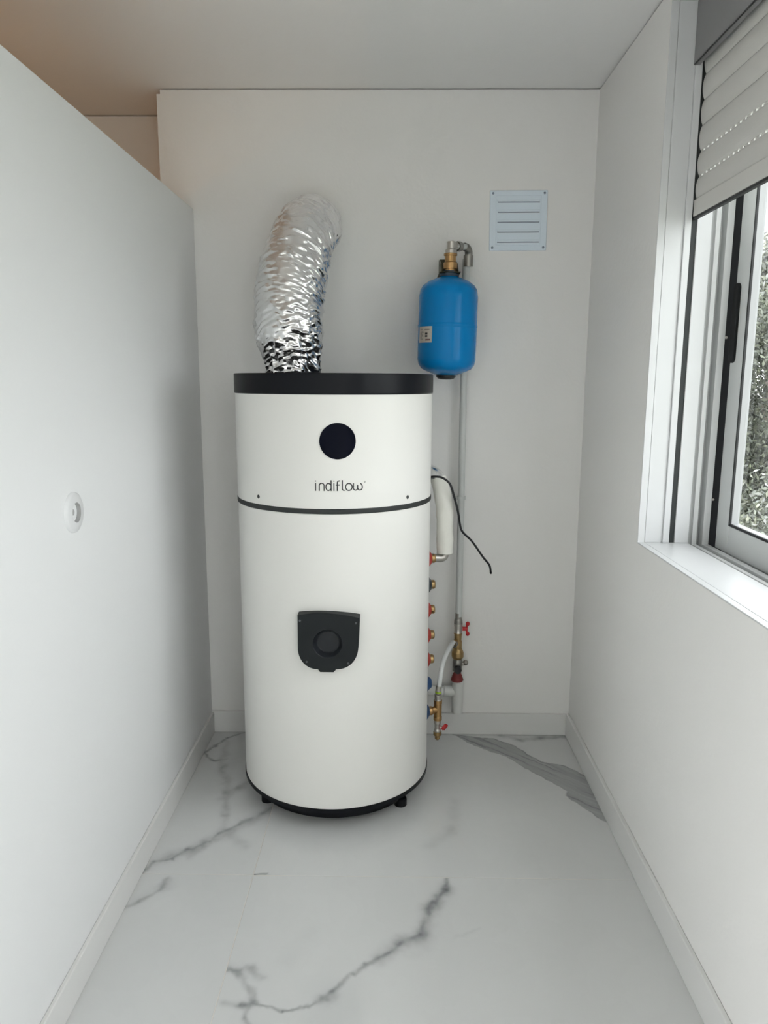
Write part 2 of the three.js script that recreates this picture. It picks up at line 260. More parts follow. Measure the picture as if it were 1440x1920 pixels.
// ---------------------------------------------------------------- window in the right wall
{
  const w = structure('window_1');
  const x0 = XR - 0.002;
  // reveal lining: lip, panel and shutter guide on each jamb; lip and panel on sill and head
  const lining = (name, lo, hi, y0, y1, isZ, side) => { // side +1: face looks up the axis
    const f = (a, b, off) => { const face = (side > 0 ? lo : hi) + side * off, back = (side > 0 ? lo - 0.003 : hi + 0.003), p = Math.min(face, back), q = Math.max(face, back); return isZ ? rbox(a, b, y0, y1, p, q, 0.0015) : rbox(a, b, p, q, y0, y1, 0.0015); };
    const m = mesh(name, f(0.7165, isZ ? 0.7655 : 0.838, 0), M.lacquer, w);
    mesh('lip', f(x0, isZ ? 0.7154 : 0.7146, 0.001), M.lacquer, m);
    if (isZ) {
      mesh('shutter_guide', [f(0.7653, 0.783, 0.006), f(0.799, 0.838, 0.003)], M.lacquer, m);
      const back = side > 0 ? lo - 0.0024 : hi + 0.0024, face = side > 0 ? lo - 0.0005 : hi + 0.0005;
      mesh('guide_slot', rbox(0.783, 0.799, y0, y1, Math.min(back, face), Math.max(back, face), 0.001), M.rubber, m);
    }
  };
  lining('jamb', WZ0, 9, WY0, WY1, true, 1); lining('jamb', -9, WZ1, WY0, WY1, true, -1);
  lining('sill', WY0, 9, WZ0 - 0.002, WZ1 + 0.002, false, 1); lining('window_head', -9, WY1, WZ0 - 0.002, WZ1 + 0.002, false, -1);
  // aluminium frame: stepped tracks all round
  const steps = [[0.838, 0.85, -0.012, 'step'], [0.85, 0.862, 0, 'track'], [0.862, 0.879, -0.03, 'step'], [0.879, 0.897, 0, 'track'], [0.95, 0.966, 0, 'outer']];
  const ring = (a, b, off, depth) => {                              // a rectangular ring of the frame between x = a and b
    const o = 0.054, u = 0.035; return [box(a, b, WY0 - o, WY1 + u, WZ0 - o, WZ0 + off), box(a, b, WY0 - o, WY1 + u, WZ1 - off, WZ1 + o), box(a, b, WY0 - o, WY0 + off - 0.004, WZ0, WZ1), box(a, b, WY1 - off, WY1 + u, WZ0, WZ1)];
  };
  const fr = mesh('window_frame', steps.filter((s) => s[3] !== 'step').flatMap((s) => ring(s[0], s[1], s[2])), M.frame, w);
  mesh('track_groove', steps.filter((s) => s[3] === 'step').flatMap((s) => ring(s[0], s[1], s[2])), M.sash, fr);
  mesh('brush_seal', ring(0.897, 0.95, -0.034), M.brush, fr, 'black brush seal in the gap beside the sash');
  for (const [y, z] of [[1.5, 0], [1.055, 0]]) mesh('screw', (() => { const g = new THREE.SphereGeometry(0.004, 10, 6); g.translate(0.9, y, WZ0 + 0.0005); return g; })(), M.nickel, fr);
  // two sliding sashes
  const sash = (xa, z0, z1, handle) => {
    const y0 = WY0 - 0.012, y1 = WY1 - 0.006, xb = xa + 0.026, st = 0.076, rl = 0.077;
    const m = mesh('sash', [rbox(xa, xb, y0, y1, z0, z0 + st, 0.003), rbox(xa, xb, y0, y1, z1 - st, z1, 0.003), rbox(xa, xb, y0, y0 + rl, z0 + st, z1 - st, 0.003), rbox(xa, xb, y1 - rl, y1, z0 + st, z1 - st, 0.003)], M.sash, w, 'sliding window sash in grey aluminium');
    const gz0 = z0 + st, gz1 = z1 - st, gy0 = y0 + rl, gy1 = y1 - rl, t = 0.007;
    mesh('gasket', [box(xa - 0.001, xa + 0.004, gy0, gy1, gz0, gz0 + t), box(xa - 0.001, xa + 0.004, gy0, gy1, gz1 - t, gz1), box(xa - 0.001, xa + 0.004, gy0, gy0 + t, gz0, gz1), box(xa - 0.001, xa + 0.004, gy1 - t, gy1, gz0, gz1)], M.black, m);
    mesh('glazing_bead', [box(xa + 0.004, xb - 0.002, gy0, gy1, gz0, gz0 + t), box(xa + 0.004, xb - 0.002, gy0, gy1, gz1 - t, gz1), box(xa + 0.004, xb - 0.002, gy0, gy0 + t, gz0, gz1), box(xa + 0.004, xb - 0.002, gy1 - t, gy1, gz0, gz1)], M.bead, m);
    const pane = new THREE.PlaneGeometry(gz1 - gz0, gy1 - gy0); pane.rotateY(-Math.PI / 2); pane.translate(xb - 0.006, (gy0 + gy1) / 2, (gz0 + gz1) / 2);
    mesh('pane', pane, M.tinted, m);
    if (handle) {
      const s = new THREE.Shape(); const hw = 0.0125, hl = 0.102; s.absarc(0, hl - hw, hw, 0, Math.PI); s.absarc(0, -hl + hw, hw, Math.PI, 2 * Math.PI);
      const g = new THREE.ExtrudeGeometry(s, { depth: 0.006, bevelEnabled: true, bevelSize: 0.002, bevelThickness: 0.002, bevelSegments: 2, curveSegments: 12 }); g.rotateY(-Math.PI / 2); g.translate(xa, 1.536, z0 + 0.018);
      mesh('handle', g, M.brush, m, 'black oval pull handle');
    }
  };
  sash(0.914, 0.694, 1.42, true); sash(0.946, 1.36, 2.12, false);
}
// ---------------------------------------------------------------- roller shutter
{
  const t = thing('roller_shutter', 'half lowered white roller shutter with a grey box inside the window', 'shutter', [0.791, WY1, (WZ0 + WZ1) / 2]);
  const hz = (WZ1 - WZ0) / 2 - 0.004, Y = (y) => y - WY1;
  const P = 0.0612, y0 = 1.852;
  const profile = (h) => { const s = new THREE.Shape(), n = 10; for (let i = 0; i <= n; i++) { const v = i / n; s[i ? 'lineTo' : 'moveTo'](-0.006 * Math.sin(Math.PI * v) ** 0.7 + 0.002, v * h); } for (let i = n; i >= 0; i--) { const v = i / n; s.lineTo(-0.006 * Math.sin(Math.PI * v) ** 0.7 + 0.0075, v * h); } s.closePath(); return s; };
  const strip = (shape, len) => { const g = new THREE.ExtrudeGeometry(shape, { depth: len, bevelEnabled: false }); g.translate(0, 0, -len / 2); return g; };
  for (let i = 0; i < 7; i++) {
    const open = i === 1 || i === 2, base = y0 + P * i, h = P - (i === 0 || i === 1 ? 0.006 : 0.0012), g = strip(profile(h), 2 * hz);
    g.translate(0, Y(base), 0);
    const s = mesh('slat', g, M.slat, t);
    // web between this slat and the next: punched with light slots on the two lowest joints
    const webY0 = Y(base + h) - 0.002, webY1 = Y(base + P) + 0.002;
    if (i < 2) { const webs = []; for (let z = -hz; z < hz; z += 0.026) webs.push(box(0.0035, 0.0065, webY0, webY1, z, Math.min(hz, z + 0.015))); mesh('slat_web', webs, M.slat, s); }
    else mesh('slat_web', box(0.0035, 0.0065, webY0, webY1, -hz, hz), M.slat, s);
  }
  mesh('bottom_bar', [rbox(-0.006, 0.008, Y(1.81), Y(1.8515), -hz, hz, 0.002)], M.slat, t);
  mesh('bottom_seal', rbox(-0.005, 0.007, Y(1.803), Y(1.81), -hz, hz, 0.002), M.black, t, 'black rubber seal under the bottom bar');
  mesh('shutter_box', [rbox(-0.031, -0.027, Y(2.178), Y(2.326), -hz, hz, 0.001), rbox(-0.031, 0.045, Y(2.322), Y(2.326), -hz, hz, 0.001), rbox(0.041, 0.045, Y(2.19), Y(2.326), -hz, hz, 0.001), rbox(-0.031, -0.015, Y(2.178), Y(2.182), -hz, hz, 0.001)], M.shutterBox, t, 'grey shutter box');
}
// ---------------------------------------------------------------- heat pump water heater
const TX = -0.192, TZ = 0.3507, TR = 0.313;
const wrap = (g, R = TR) => {                                       // bends a flat shape (x along the arc, y up, z outwards) round the tank
  const p = g.attributes.position; for (let i = 0; i < p.count; i++) { const a = p.getX(i) / R, r = R + p.getZ(i); p.setXYZ(i, r * Math.sin(a), p.getY(i), r * Math.cos(a)); }
  g.computeVertexNormals(); return g;
};
function ribbon(pts, w) {                                           // flat stroke with round ends
  const c = pts.map((p) => new THREE.Vector2(...p)), pos = [], L = [], Rr = [];
  for (let i = 0; i < c.length; i++) { const d = c[Math.min(i + 1, c.length - 1)].clone().sub(c[Math.max(0, i - 1)]).normalize(), n = new THREE.Vector2(-d.y, d.x).multiplyScalar(w / 2); L.push(c[i].clone().add(n)); Rr.push(c[i].clone().sub(n)); }
  const tri = (a, b, d) => { for (const q of [a, b, d]) pos.push(q.x, q.y, 0); };
  for (let i = 0; i + 1 < c.length; i++) { tri(Rr[i], Rr[i + 1], L[i]); tri(L[i], Rr[i + 1], L[i + 1]); }
  for (const e of [c[0], c[c.length - 1]]) for (let k = 0; k < 10; k++) { const a = (k / 10) * 6.2832, b = ((k + 1) / 10) * 6.2832; tri(e, e.clone().add(new THREE.Vector2(Math.cos(a), Math.sin(a)).multiplyScalar(w / 2)), e.clone().add(new THREE.Vector2(Math.cos(b), Math.sin(b)).multiplyScalar(w / 2))); }
  const g = new THREE.BufferGeometry(); g.setAttribute('position', new THREE.Float32BufferAttribute(pos, 3)); g.setAttribute('uv', new THREE.Float32BufferAttribute(new Float32Array((pos.length / 3) * 2), 2)); g.computeVertexNormals(); return g;
}
const arc = (cx, cy, rx, ry, a0, a1, n = 14) => Array.from({ length: n + 1 }, (_, i) => { const a = ((a0 + ((a1 - a0) * i) / n) * Math.PI) / 180; return [cx + rx * Math.cos(a), cy + ry * Math.sin(a)]; });
{
  const t = thing('water_heater', 'tall white cylindrical heat pump water heater with black lid and round display', 'water heater', [TX, 0, TZ]);
  mesh('lower_shell', [turned([[TR - 0.004, 1.002], [TR, 1.0]], 128), lathe([[TR, 1.0], [TR, 0.4], [TR, 0.0725]], 160), turned([[TR, 0.0725], [TR - 0.02, 0.071]], 128)], M.tank, t);
  mesh('upper_shell', [lathe([[TR + 0.0008, 1.343], [TR + 0.0008, 1.18], [TR + 0.0008, 1.016]], 160), turned([[TR + 0.0008, 1.016], [TR - 0.006, 1.0155]], 128)], M.tank, t);
  mesh('joint_ring', [turned([[TR - 0.01, 1.0155], [TR + 0.0018, 1.0155], [TR + 0.0025, 1.013], [TR + 0.0025, 1.0035], [TR + 0.0018, 1.001], [TR - 0.01, 1.001]], 160)], M.rubber, t);
  mesh('lid', [turned([[0, 1.3985], [TR - 0.004, 1.401]], 160), lathe([[TR - 0.004, 1.401], [TR + 0.001, 1.4015], [TR + 0.0035, 1.399], [TR + 0.0035, 1.345]], 160), turned([[TR + 0.0035, 1.345], [TR + 0.002, 1.3414], [TR - 0.01, 1.3414]], 160)], M.lid, t);
  mesh('base_rim', turned([[TR - 0.02, 0.0725], [TR + 0.0025, 0.0725], [TR + 0.0025, 0.06], [TR - 0.004, 0.056], [TR - 0.03, 0.056], [TR - 0.034, 0.022], [0, 0.022]], 128), M.lid, t);
  for (const [x, z] of [[0.03, 0.512], [-0.412, 0.497], [-0.41, 0.17], [0.03, 0.17]]) mesh('foot', (() => { const g = turned([[0, 0.058], [0.012, 0.058], [0.012, 0.03], [0.019, 0.026], [0.021, 0.02], [0.021, 0.001], [0, 0.001]], 28); g.translate(x - TX, 0, z - TZ); return g; })(), M.lid, t);
  // display, plugs
  const disc = (cx, cy, r, h, n = 48) => { const g = new THREE.ExtrudeGeometry(new THREE.Shape(arc(0, 0, r, r, 0, 360, n).map((p) => new THREE.Vector2(...p))), { depth: h, bevelEnabled: true, bevelSize: r * 0.03, bevelThickness: 0.0006, bevelSegments: 2 }); g.translate(cx, cy, -0.0006); return g; };
  { // the disc's face is cut into rings so that it follows the curve of the shell
    const g = [], r = 0.0515, N = 6; for (let k = 0; k < N; k++) { const q = new THREE.RingGeometry((r * k) / N, (r * (k + 1)) / N, 64, 1).toNonIndexed(); q.translate(0.0326, 1.211, 0.003); g.push(q); }
    const side = new THREE.CylinderGeometry(r, r, 0.006, 64, 1, true).toNonIndexed(); side.rotateX(Math.PI / 2); side.translate(0.0326, 1.211, 0); g.push(side);
    mesh('display', wrap(mergeGeometries(g)), M.screen, t, 'round black glass display');
  }
  for (const [x, y] of [[-0.2303, 1.0386], [0.2644, 1.0362]]) mesh('plug', wrap(disc(x, y, 0.0058, 0.0012, 16)), M.rubber, t);
  // lettering
  const S = 0.1376 / 322, o = [-0.0311, 1.0695], st = [];                     // letter grid: 322 wide, baseline 0
  const A = (pts) => st.push(pts);
  A([[0, 0], [0, 48]]); A([[0, 64], [0.6, 65]]);                                                              // i
  A([[25, 0], [25, 34], ...arc(41, 34, 16, 16, 180, 0), [57, 0]]);                                            // n
  A([...arc(86, 25, 17, 24, 60, 300, 24), [103, 12]]); A([[104, 68], [104, 0]]); A([[95, 46], [104, 38]]);    // d
  A([[123, 0], [123, 48]]); A([[123, 64], [123.6, 65]]);                                                      // i
  A([[145, 0], [145, 52], ...arc(158, 52, 13, 14, 180, 75)]); A([[137, 38], [160, 38]]);                      // f
  A([[179, 68], [179, 14], ...arc(191, 13, 12, 12, 180, 275)]);                                               // l
  A(arc(223, 24, 22, 24, 0, 360, 28));                                                                        // o
  A([...arc(268, 18, 15, 17, 150, 350), [283, 34]]); A([[283, 34], ...arc(299, 18, 16, 17, 190, 360), ...arc(292, 22, 23, 27, 5, 60)]); A([[254, 46], [253, 22]]); // w
  A(arc(332, 56, 4.5, 4.5, 0, 360, 16));                                                                      // registered mark
  const g = st.map((p, i) => ribbon(p.map(([x, y]) => [o[0] + x * S, o[1] + y * S]), i === st.length - 1 ? 0.0009 : 0.0031));
  const lt = mergeGeometries(g); lt.translate(0, 0, 0.0013); mesh('lettering', wrap(lt), M.ink, t, 'dark lettering reading indiflow');
  // black access cover
  {
    const s = new THREE.Shape(), c = [0.0, 0.0];
    s.moveTo(-0.0845, 0.7035); s.quadraticCurveTo(0, 0.7205, 0.0945, 0.6965); s.lineTo(0.0905, 0.61); s.bezierCurveTo(0.089, 0.565, 0.06, 0.54, 0.026, 0.541); s.lineTo(0.018, 0.532); s.lineTo(-0.021, 0.532); s.lineTo(-0.027, 0.5405); s.bezierCurveTo(-0.06, 0.54, -0.083, 0.565, -0.085, 0.6); s.closePath();
    const hole = new THREE.Path(); hole.absarc(0.0015, 0.618, 0.044, 0, 2 * Math.PI, true); s.holes.push(hole);
    const e = new THREE.ExtrudeGeometry(s, { depth: 0.042, bevelEnabled: true, bevelSize: 0.0015, bevelThickness: 0.002, bevelSegments: 2, curveSegments: 32 }); e.translate(0, 0, TR - 0.018);
    const rot = new THREE.Group(); const cv = mesh('access_cover', e, M.cover, t, 'black shield-shaped access cover with a round recess');
    const dish = turned([[0.0445, 0.0425], [0.0425, 0.041], [0.034, 0.0235], [0.031, 0.0215], [0, 0.0215]], 48); dish.rotateX(Math.PI / 2); dish.translate(0.0015, 0.618, TR - 0.018);
    mesh('recess', [dish], M.coverDial, cv);
    for (const [x, y] of [[-0.079, 0.689], [0.085, 0.683], [-0.061, 0.563], [0.062, 0.559]]) { const q = new THREE.CylinderGeometry(0.0032, 0.0032, 0.003, 16); q.rotateX(Math.PI / 2); q.translate(x, y, TR + 0.0265); mesh('screw', q, M.screw, cv); }
  }
  // seven ports down the right side
  const az = (100 * Math.PI) / 180, dir = [Math.sin(az), 0, Math.cos(az)];
  const at = (r, y) => [dir[0] * r, y, dir[2] * r];
  [[0.784, 'redCap', 'brassDull'], [0.692, 'darkCap', 'brassDull'], [0.603, 'redCap', 'brassDull'], [0.512, 'redCap', 'brassDull'], [0.423, 'redCap', 'brassDull'], [0.334, 'blueCap', null], [0.229, 'blueCap', 'brass']].forEach(([y, col, nip]) => {
    const c = mesh('port_collar', turnedAlong(at(TR - 0.004, y), at(TR + 0.1, y), [[0.03, 0], [0.03, 0.008], [0.0245, 0.013], [0.0165, nip ? 0.019 : 0.024], [0, nip ? 0.019 : 0.024]]), M[col], t, { redCap: 'red port collar', darkCap: 'dark port collar', blueCap: 'blue port collar' }[col]);
    if (nip) mesh('threaded_nipple', turnedAlong(at(TR + 0.012, y), at(TR + 0.1, y), [[0.0155, 0], [0.0155, 0.012], [0.0135, 0.016], [0.0085, 0.0165], [0.0085, 0.006], [0, 0.006]]), M[nip], c);
  });
}
// ---------------------------------------------------------------- foil duct from the lid into the back wall
{
  const t = thing('foil_duct', 'crumpled silver foil duct rising from the heater lid and bending into the wall', 'duct', [-0.33, 1.4, 0.29]);
  const path = new THREE.CatmullRomCurve3([[-0.33, 1.403, 0.3], [-0.332, 1.45, 0.3], [-0.343, 1.55, 0.292], [-0.343, 1.65, 0.265], [-0.329, 1.755, 0.222], [-0.309, 1.842, 0.165], [-0.295, 1.893, 0.1], [-0.289, 1.91, 0.04], [-0.288, 1.914, -0.02]].map((p) => V(...p)));
  const NU = 420, NV = 150, len = path.getLength(), pos = [], idx = [], uv = [];
  const rad = (d) => { const k = d / len; return 0.079 + 0.024 * smooth(d, 0.03, 0.13) + 0.006 * Math.sin(k * Math.PI) - 0.008 * smooth(k, 0.45, 0.75); };
  let N = V(1, 0, 0);
  for (let i = 0; i <= NU; i++) {
    const u = i / NU, p = path.getPointAt(u), T = path.getTangentAt(u), B = V().crossVectors(T, N).normalize(); N = V().crossVectors(B, T).normalize();
    const d = u * len;
    for (let j = 0; j <= NV; j++) {
      const v = (j % NV) / NV, a = v * 2 * Math.PI, ca = Math.cos(a), sa = Math.sin(a);
      const wx = ca * 3, wy = sa * 3;
      const phase = d / 0.019 + v + 2.2 * fbm(wx * 0.7 + 5, d * 9 + wy * 0.7, 101, 3) + 0.5 * fbm(wx * 2 + 2, d * 40 + wy * 2, 111, 2);
      const cell = Math.floor(phase), fr = phase - cell, ridge = 1 - Math.abs(2 * fr - 1);          // irregular pleats
      const amp = 0.0008 + 0.0055 * smooth(fbm(wx * 0.9 + 7.3 * hash(cell, 0, 5), wy * 0.9 + cell * 3.1, 7, 2), 0.35, 0.75);
      const crush = (1 - Math.abs(2 * fbm(wx * 0.8 + 9, d * 60 + wy * 0.8, 121, 2) - 1)) * 0.006 + (1 - Math.abs(2 * fbm(wx * 1.5 + 3, d * 150 + wy * 1.5, 141, 2) - 1)) * 0.0018 + 0.004;
      const low = (1 - smooth(d, 0.05, 0.16)) * ((1 - Math.abs(2 * fbm(wx * 1.3 + 1, d * 34 + wy * 1.3, 131, 2) - 1)) * 0.022 - 0.014);
      const r = rad(d) + ridge * amp + crush - 0.012 + low + 0.004;
      const q = p.clone().addScaledVector(N, ca * r).addScaledVector(B, sa * r); pos.push(q.x + 0.33, q.y - 1.4, q.z - 0.29); uv.push(v, u);
    }
  }
  for (let i = 0; i < NU; i++) for (let j = 0; j < NV; j++) { const a = i * (NV + 1) + j, b = a + NV + 1; idx.push(a, b, a + 1, b, b + 1, a + 1); }
  const g = new THREE.BufferGeometry(); g.setAttribute('position', new THREE.Float32BufferAttribute(pos, 3)); g.setAttribute('uv', new THREE.Float32BufferAttribute(uv, 2)); g.setIndex(idx); g.computeVertexNormals();
  mesh('duct_hose', g, M.foil, t);
  const col = turned([[0.066, 0.0], [0.09, 0.0], [0.09, 0.004], [0.08, 0.006], [0.08, 0.02]], 64); col.translate(0, 0.002, 0.01); mesh('duct_flange', col, M.lid, t, 'black flange on the heater lid');
}
// ---------------------------------------------------------------- blue pressure vessel on its bracket
{
  const c = [0.179, 1.396, 0.145], t = thing('pressure_vessel', 'bright blue steel pressure vessel hanging on the back wall', 'pressure vessel', c);
  t.rotation.z = -0.016;
  mesh('vessel_body', lathe([[0, 0.004], [0.04, 0.006], [0.068, 0.017], [0.086, 0.026], [0.096, 0.04], [0.1, 0.058], [0.1005, 0.16], [0.1005, 0.163], [0.102, 0.165], [0.102, 0.172], [0.1005, 0.174], [0.1005, 0.177], [0.1, 0.266], [0.097, 0.288], [0.088, 0.303], [0.07, 0.317], [0.045, 0.327], [0.03, 0.331], [0.03, 0.343], [0, 0.343]], 72), M.blue, t);
  mesh('foot_cap', lathe([[0.033, 0.012], [0.034, 0.0], [0.028, -0.007], [0.018, -0.01], [0, -0.0105]], 36), M.black, t, 'black rubber cap under the vessel');
  mesh('neck_ring', turned([[0.03, 0.333], [0.033, 0.333], [0.033, 0.342], [0.02, 0.344], [0.02, 0.352], [0, 0.352]], 36), M.neck, t);
  const cv = document.createElement('canvas'); cv.width = cv.height = 128; const k = cv.getContext('2d');
  k.fillStyle = '#c8c2b8'; k.fillRect(0, 0, 128, 128); k.fillStyle = '#5b5650';
  for (let y = 40; y < 104; y += 7) k.fillRect(16, y, 18 + ((y * 7) % 22), 3);
  k.fillStyle = '#2e3030'; k.fillRect(70, 50, 22, 16); k.fillRect(70, 70, 22, 14); k.fillStyle = '#6d4b46'; k.fillRect(74, 100, 42, 12); k.fillStyle = '#8d8780'; k.fillRect(64, 22, 44, 8); k.fillRect(14, 22, 30, 6);
  const tx = new THREE.CanvasTexture(cv); tx.colorSpace = THREE.SRGBColorSpace;
  const lab = new THREE.PlaneGeometry(0.074, 0.053, 24, 1); lab.translate(-0.1, 0.137, 0.0012);
  { const p = lab.attributes.position; for (let i = 0; i < p.count; i++) { const a = (p.getX(i) - 0.0) / 0.1005 * 0.9 - 0.03, r = 0.1012; p.setXYZ(i, r * Math.sin(a), p.getY(i), r * Math.cos(a)); } lab.computeVertexNormals(); }
  mesh('sticker', lab, std(0xffffff, 0.6, 0, { map: tx }), t, 'white printed sticker');
}
{
  const t = thing('wall_bracket', 'dark metal bracket fixing the blue vessel neck to the wall', 'bracket', [0.185, 1.745, 0]);
  mesh('wall_plate', rbox(-0.026, 0.026, -0.01, 0.062, 0, 0.004), M.bracket, t);
  mesh('shelf_plate', [rbox(-0.036, 0.036, -0.006, -0.003, 0.002, 0.123), rbox(-0.036, 0.036, -0.006, -0.003, 0.167, 0.176), rbox(-0.036, -0.021, -0.006, -0.003, 0.115, 0.17), rbox(0.021, 0.036, -0.006, -0.003, 0.115, 0.17)], M.bracket, t);
  for (const x of [-0.029, 0.026]) { const s = new THREE.Shape([[0, -0.004], [-0.165, -0.004], [-0.12, 0.03], [-0.03, 0.055], [0, 0.06]].map((p) => new THREE.Vector2(...p))); const g = new THREE.ExtrudeGeometry(s, { depth: 0.003, bevelEnabled: false }); g.rotateY(Math.PI / 2); g.translate(x, 0, 0.002); mesh('gusset', g, M.bracket, t); }
}
// ---------------------------------------------------------------- pipe on the back wall
{
  const t = thing('water_pipe', 'pale vertical water pipe on the back wall behind the blue vessel', 'pipe', [0.252, 0.51, 0.05]);
  const L = ([x, y, z]) => [x - 0.252, y - 0.51, z - 0.05];
  mesh('pipe_run', cyl(L([0.251, 0.5, 0.05]), L([0.249, 1.8, 0.05]), 0.0125, 0.0125, 24), M.pipe, t);
  for (const y of [0.95]) mesh('pipe_clip', [turnedAlong(L([0.25, y, 0.05]), L([0.25, y + 1, 0.05]), [[0.0126, 0], [0.0165, 0], [0.0165, 0.012], [0.0126, 0.012]]), rbox(-0.008, 0.004, y - 0.51, y - 0.498, -0.05, -0.012)], M.pipe, t);
  mesh('pipe_elbow', [cyl(L([0.256, 1.775, 0.055]), L([0.256, 1.812, 0.058]), 0.0165), tube([L([0.256, 1.805, 0.057]), L([0.256, 1.822, 0.062]), L([0.25, 1.833, 0.075]), L([0.238, 1.836, 0.09])], 0.0135, 24)], M.nickelDark, t, 'grey metal elbow at the top of the pipe');
  mesh('cross_pipe', cyl(L([0.243, 1.836, 0.085]), L([0.205, 1.83, 0.135]), 0.0105), M.pipe, t);
  mesh('cross_nut', turnedAlong(L([0.222, 1.833, 0.11]), L([0.2, 1.829, 0.14]), [[0.011, 0], [0.0165, 0], [0.0165, 0.022], [0.011, 0.022]], 8), M.nickelDark, t);
  mesh('vessel_elbow', [cyl(L([0.189, 1.8, 0.145]), L([0.19, 1.842, 0.145]), 0.0155), tube([L([0.189, 1.815, 0.145]), L([0.191, 1.83, 0.144]), L([0.205, 1.831, 0.132])], 0.0145, 20), turnedAlong(L([0.189, 1.804, 0.145]), L([0.189, 2, 0.145]), [[0.0195, 0], [0.0195, 0.012], [0.016, 0.015]], 8)], M.nickel, t, 'nickel elbow above the blue vessel');
  mesh('brass_coupling', [turnedAlong(L([0.187, 1.746, 0.145]), L([0.189, 2, 0.145]), [[0, 0], [0.0185, 0], [0.0185, 0.008], [0.0235, 0.009], [0.0235, 0.028], [0.019, 0.031], [0.019, 0.05], [0.0225, 0.051], [0.0225, 0.058], [0.0145, 0.06]], 12)], M.brass, t, 'brass coupling on the vessel neck');
}
// ---------------------------------------------------------------- safety valve group at the foot of the wall pipe
{
  const t = thing('safety_valve', 'brass safety valve group with red handle at the pipe foot', 'valve', [0.25, 0.24, 0.05]);
  const L = ([x, y, z]) => [x - 0.25, y - 0.24, z - 0.05], up = (x, y) => L([x, y, 0.05]), T = (y, pts, n = 28) => turnedAlong(up(0.25, y), up(0.25, y + 1), pts, n);
  mesh('pipe_nut', [T(0.484, [[0.012, 0.03], [0.0125, 0.03], [0.0125, 0.008], [0.0155, 0.002], [0.0165, -0.012], [0.0125, -0.014]])], M.nickelDark, t);
  mesh('valve_body', [T(0.432, [[0.0155, 0], [0.0165, 0.004], [0.015, 0.012], [0.015, 0.026], [0.0165, 0.036], [0.0165, 0.04], [0.012, 0.042]]), cyl(L([0.25, 0.452, 0.052]), L([0.279, 0.452, 0.052]), 0.005)], M.nickel, t);
  const h = mesh('red_handle', [cyl(L([0.266, 0.452, 0.052]), L([0.282, 0.452, 0.052]), 0.008), rbox(0.029, 0.036, 0.187, 0.237, -0.004, 0.008, 0.003), ...[0.192, 0.232].map((y) => { const s = new THREE.SphereGeometry(0.0085, 14, 10); s.scale(0.9, 1, 1); s.translate(0.036, y, 0.002); return s; })], M.red, t, 'red butterfly handle');
  mesh('brass_tee', [T(0.372, [[0.0155, 0], [0.0155, 0.03], [0.0135, 0.034], [0.0145, 0.058], [0.0165, 0.06], [0.0165, 0.064], [0, 0.064]]), cyl(L([0.25, 0.402, 0.05]), L([0.232, 0.402, 0.072]), 0.011)], M.brassDull, t);
  mesh('brass_union', [T(0.328, [[0.013, 0], [0.02, 0.006], [0.0235, 0.014], [0.0235, 0.03], [0.019, 0.04], [0.015, 0.046]], 10)], M.brassDull, t);
  mesh('lower_body', [T(0.28, [[0.014, 0], [0.0185, 0.004], [0.0185, 0.04], [0.015, 0.05]]), cyl(L([0.25, 0.31, 0.05]), L([0.283, 0.314, 0.052]), 0.0075), (() => { const s = new THREE.SphereGeometry(0.0105, 14, 10); s.translate(0.031, 0.076, 0.002); return s; })()], M.nickelDark, t);
  mesh('black_cap', [cyl(L([0.25, 0.297, 0.06]), L([0.249, 0.297, 0.088]), 0.0145, 0.0135)], M.black, t, 'round black cap');
  mesh('red_funnel', [T(0.243, [[0, 0.002], [0.0235, 0], [0.0235, 0.006], [0.019, 0.02], [0.012, 0.036], [0.008, 0.038], [0, 0.038]], 16)], M.funnel, t, 'dark red funnel knob under the cap');
}
{
  const t = thing('drain_pipe', 'thick white plastic drain pipe below the red funnel', 'pipe', [0.253, 0.1, 0.05]);
  const L = ([x, y, z]) => [x - 0.253, y - 0.1, z - 0.05];
  mesh('drain_tube', [turnedAlong(L([0.253, 0.112, 0.045]), L([0.253, 1, 0.045]), [[0, 0], [0.0215, 0], [0.0215, 0.122], [0.0235, 0.124], [0.0235, 0.133], [0.019, 0.133], [0.019, 0.1]], 36)], M.pvc, t);
  mesh('side_branch', [cyl(L([0.245, 0.195, 0.045]), L([0.06, 0.207, 0.045]), 0.0185), turnedAlong(L([0.232, 0.196, 0.045]), L([0.1, 0.205, 0.045]), [[0.0186, 0], [0.0215, 0], [0.0215, 0.03], [0.0186, 0.034]])], M.pvc, t);
  mesh('wall_socket_bend', cyl(L([0.253, 0.13, 0.045]), L([0.253, 0.13, 0.0]), 0.019), M.pvc, t);
}
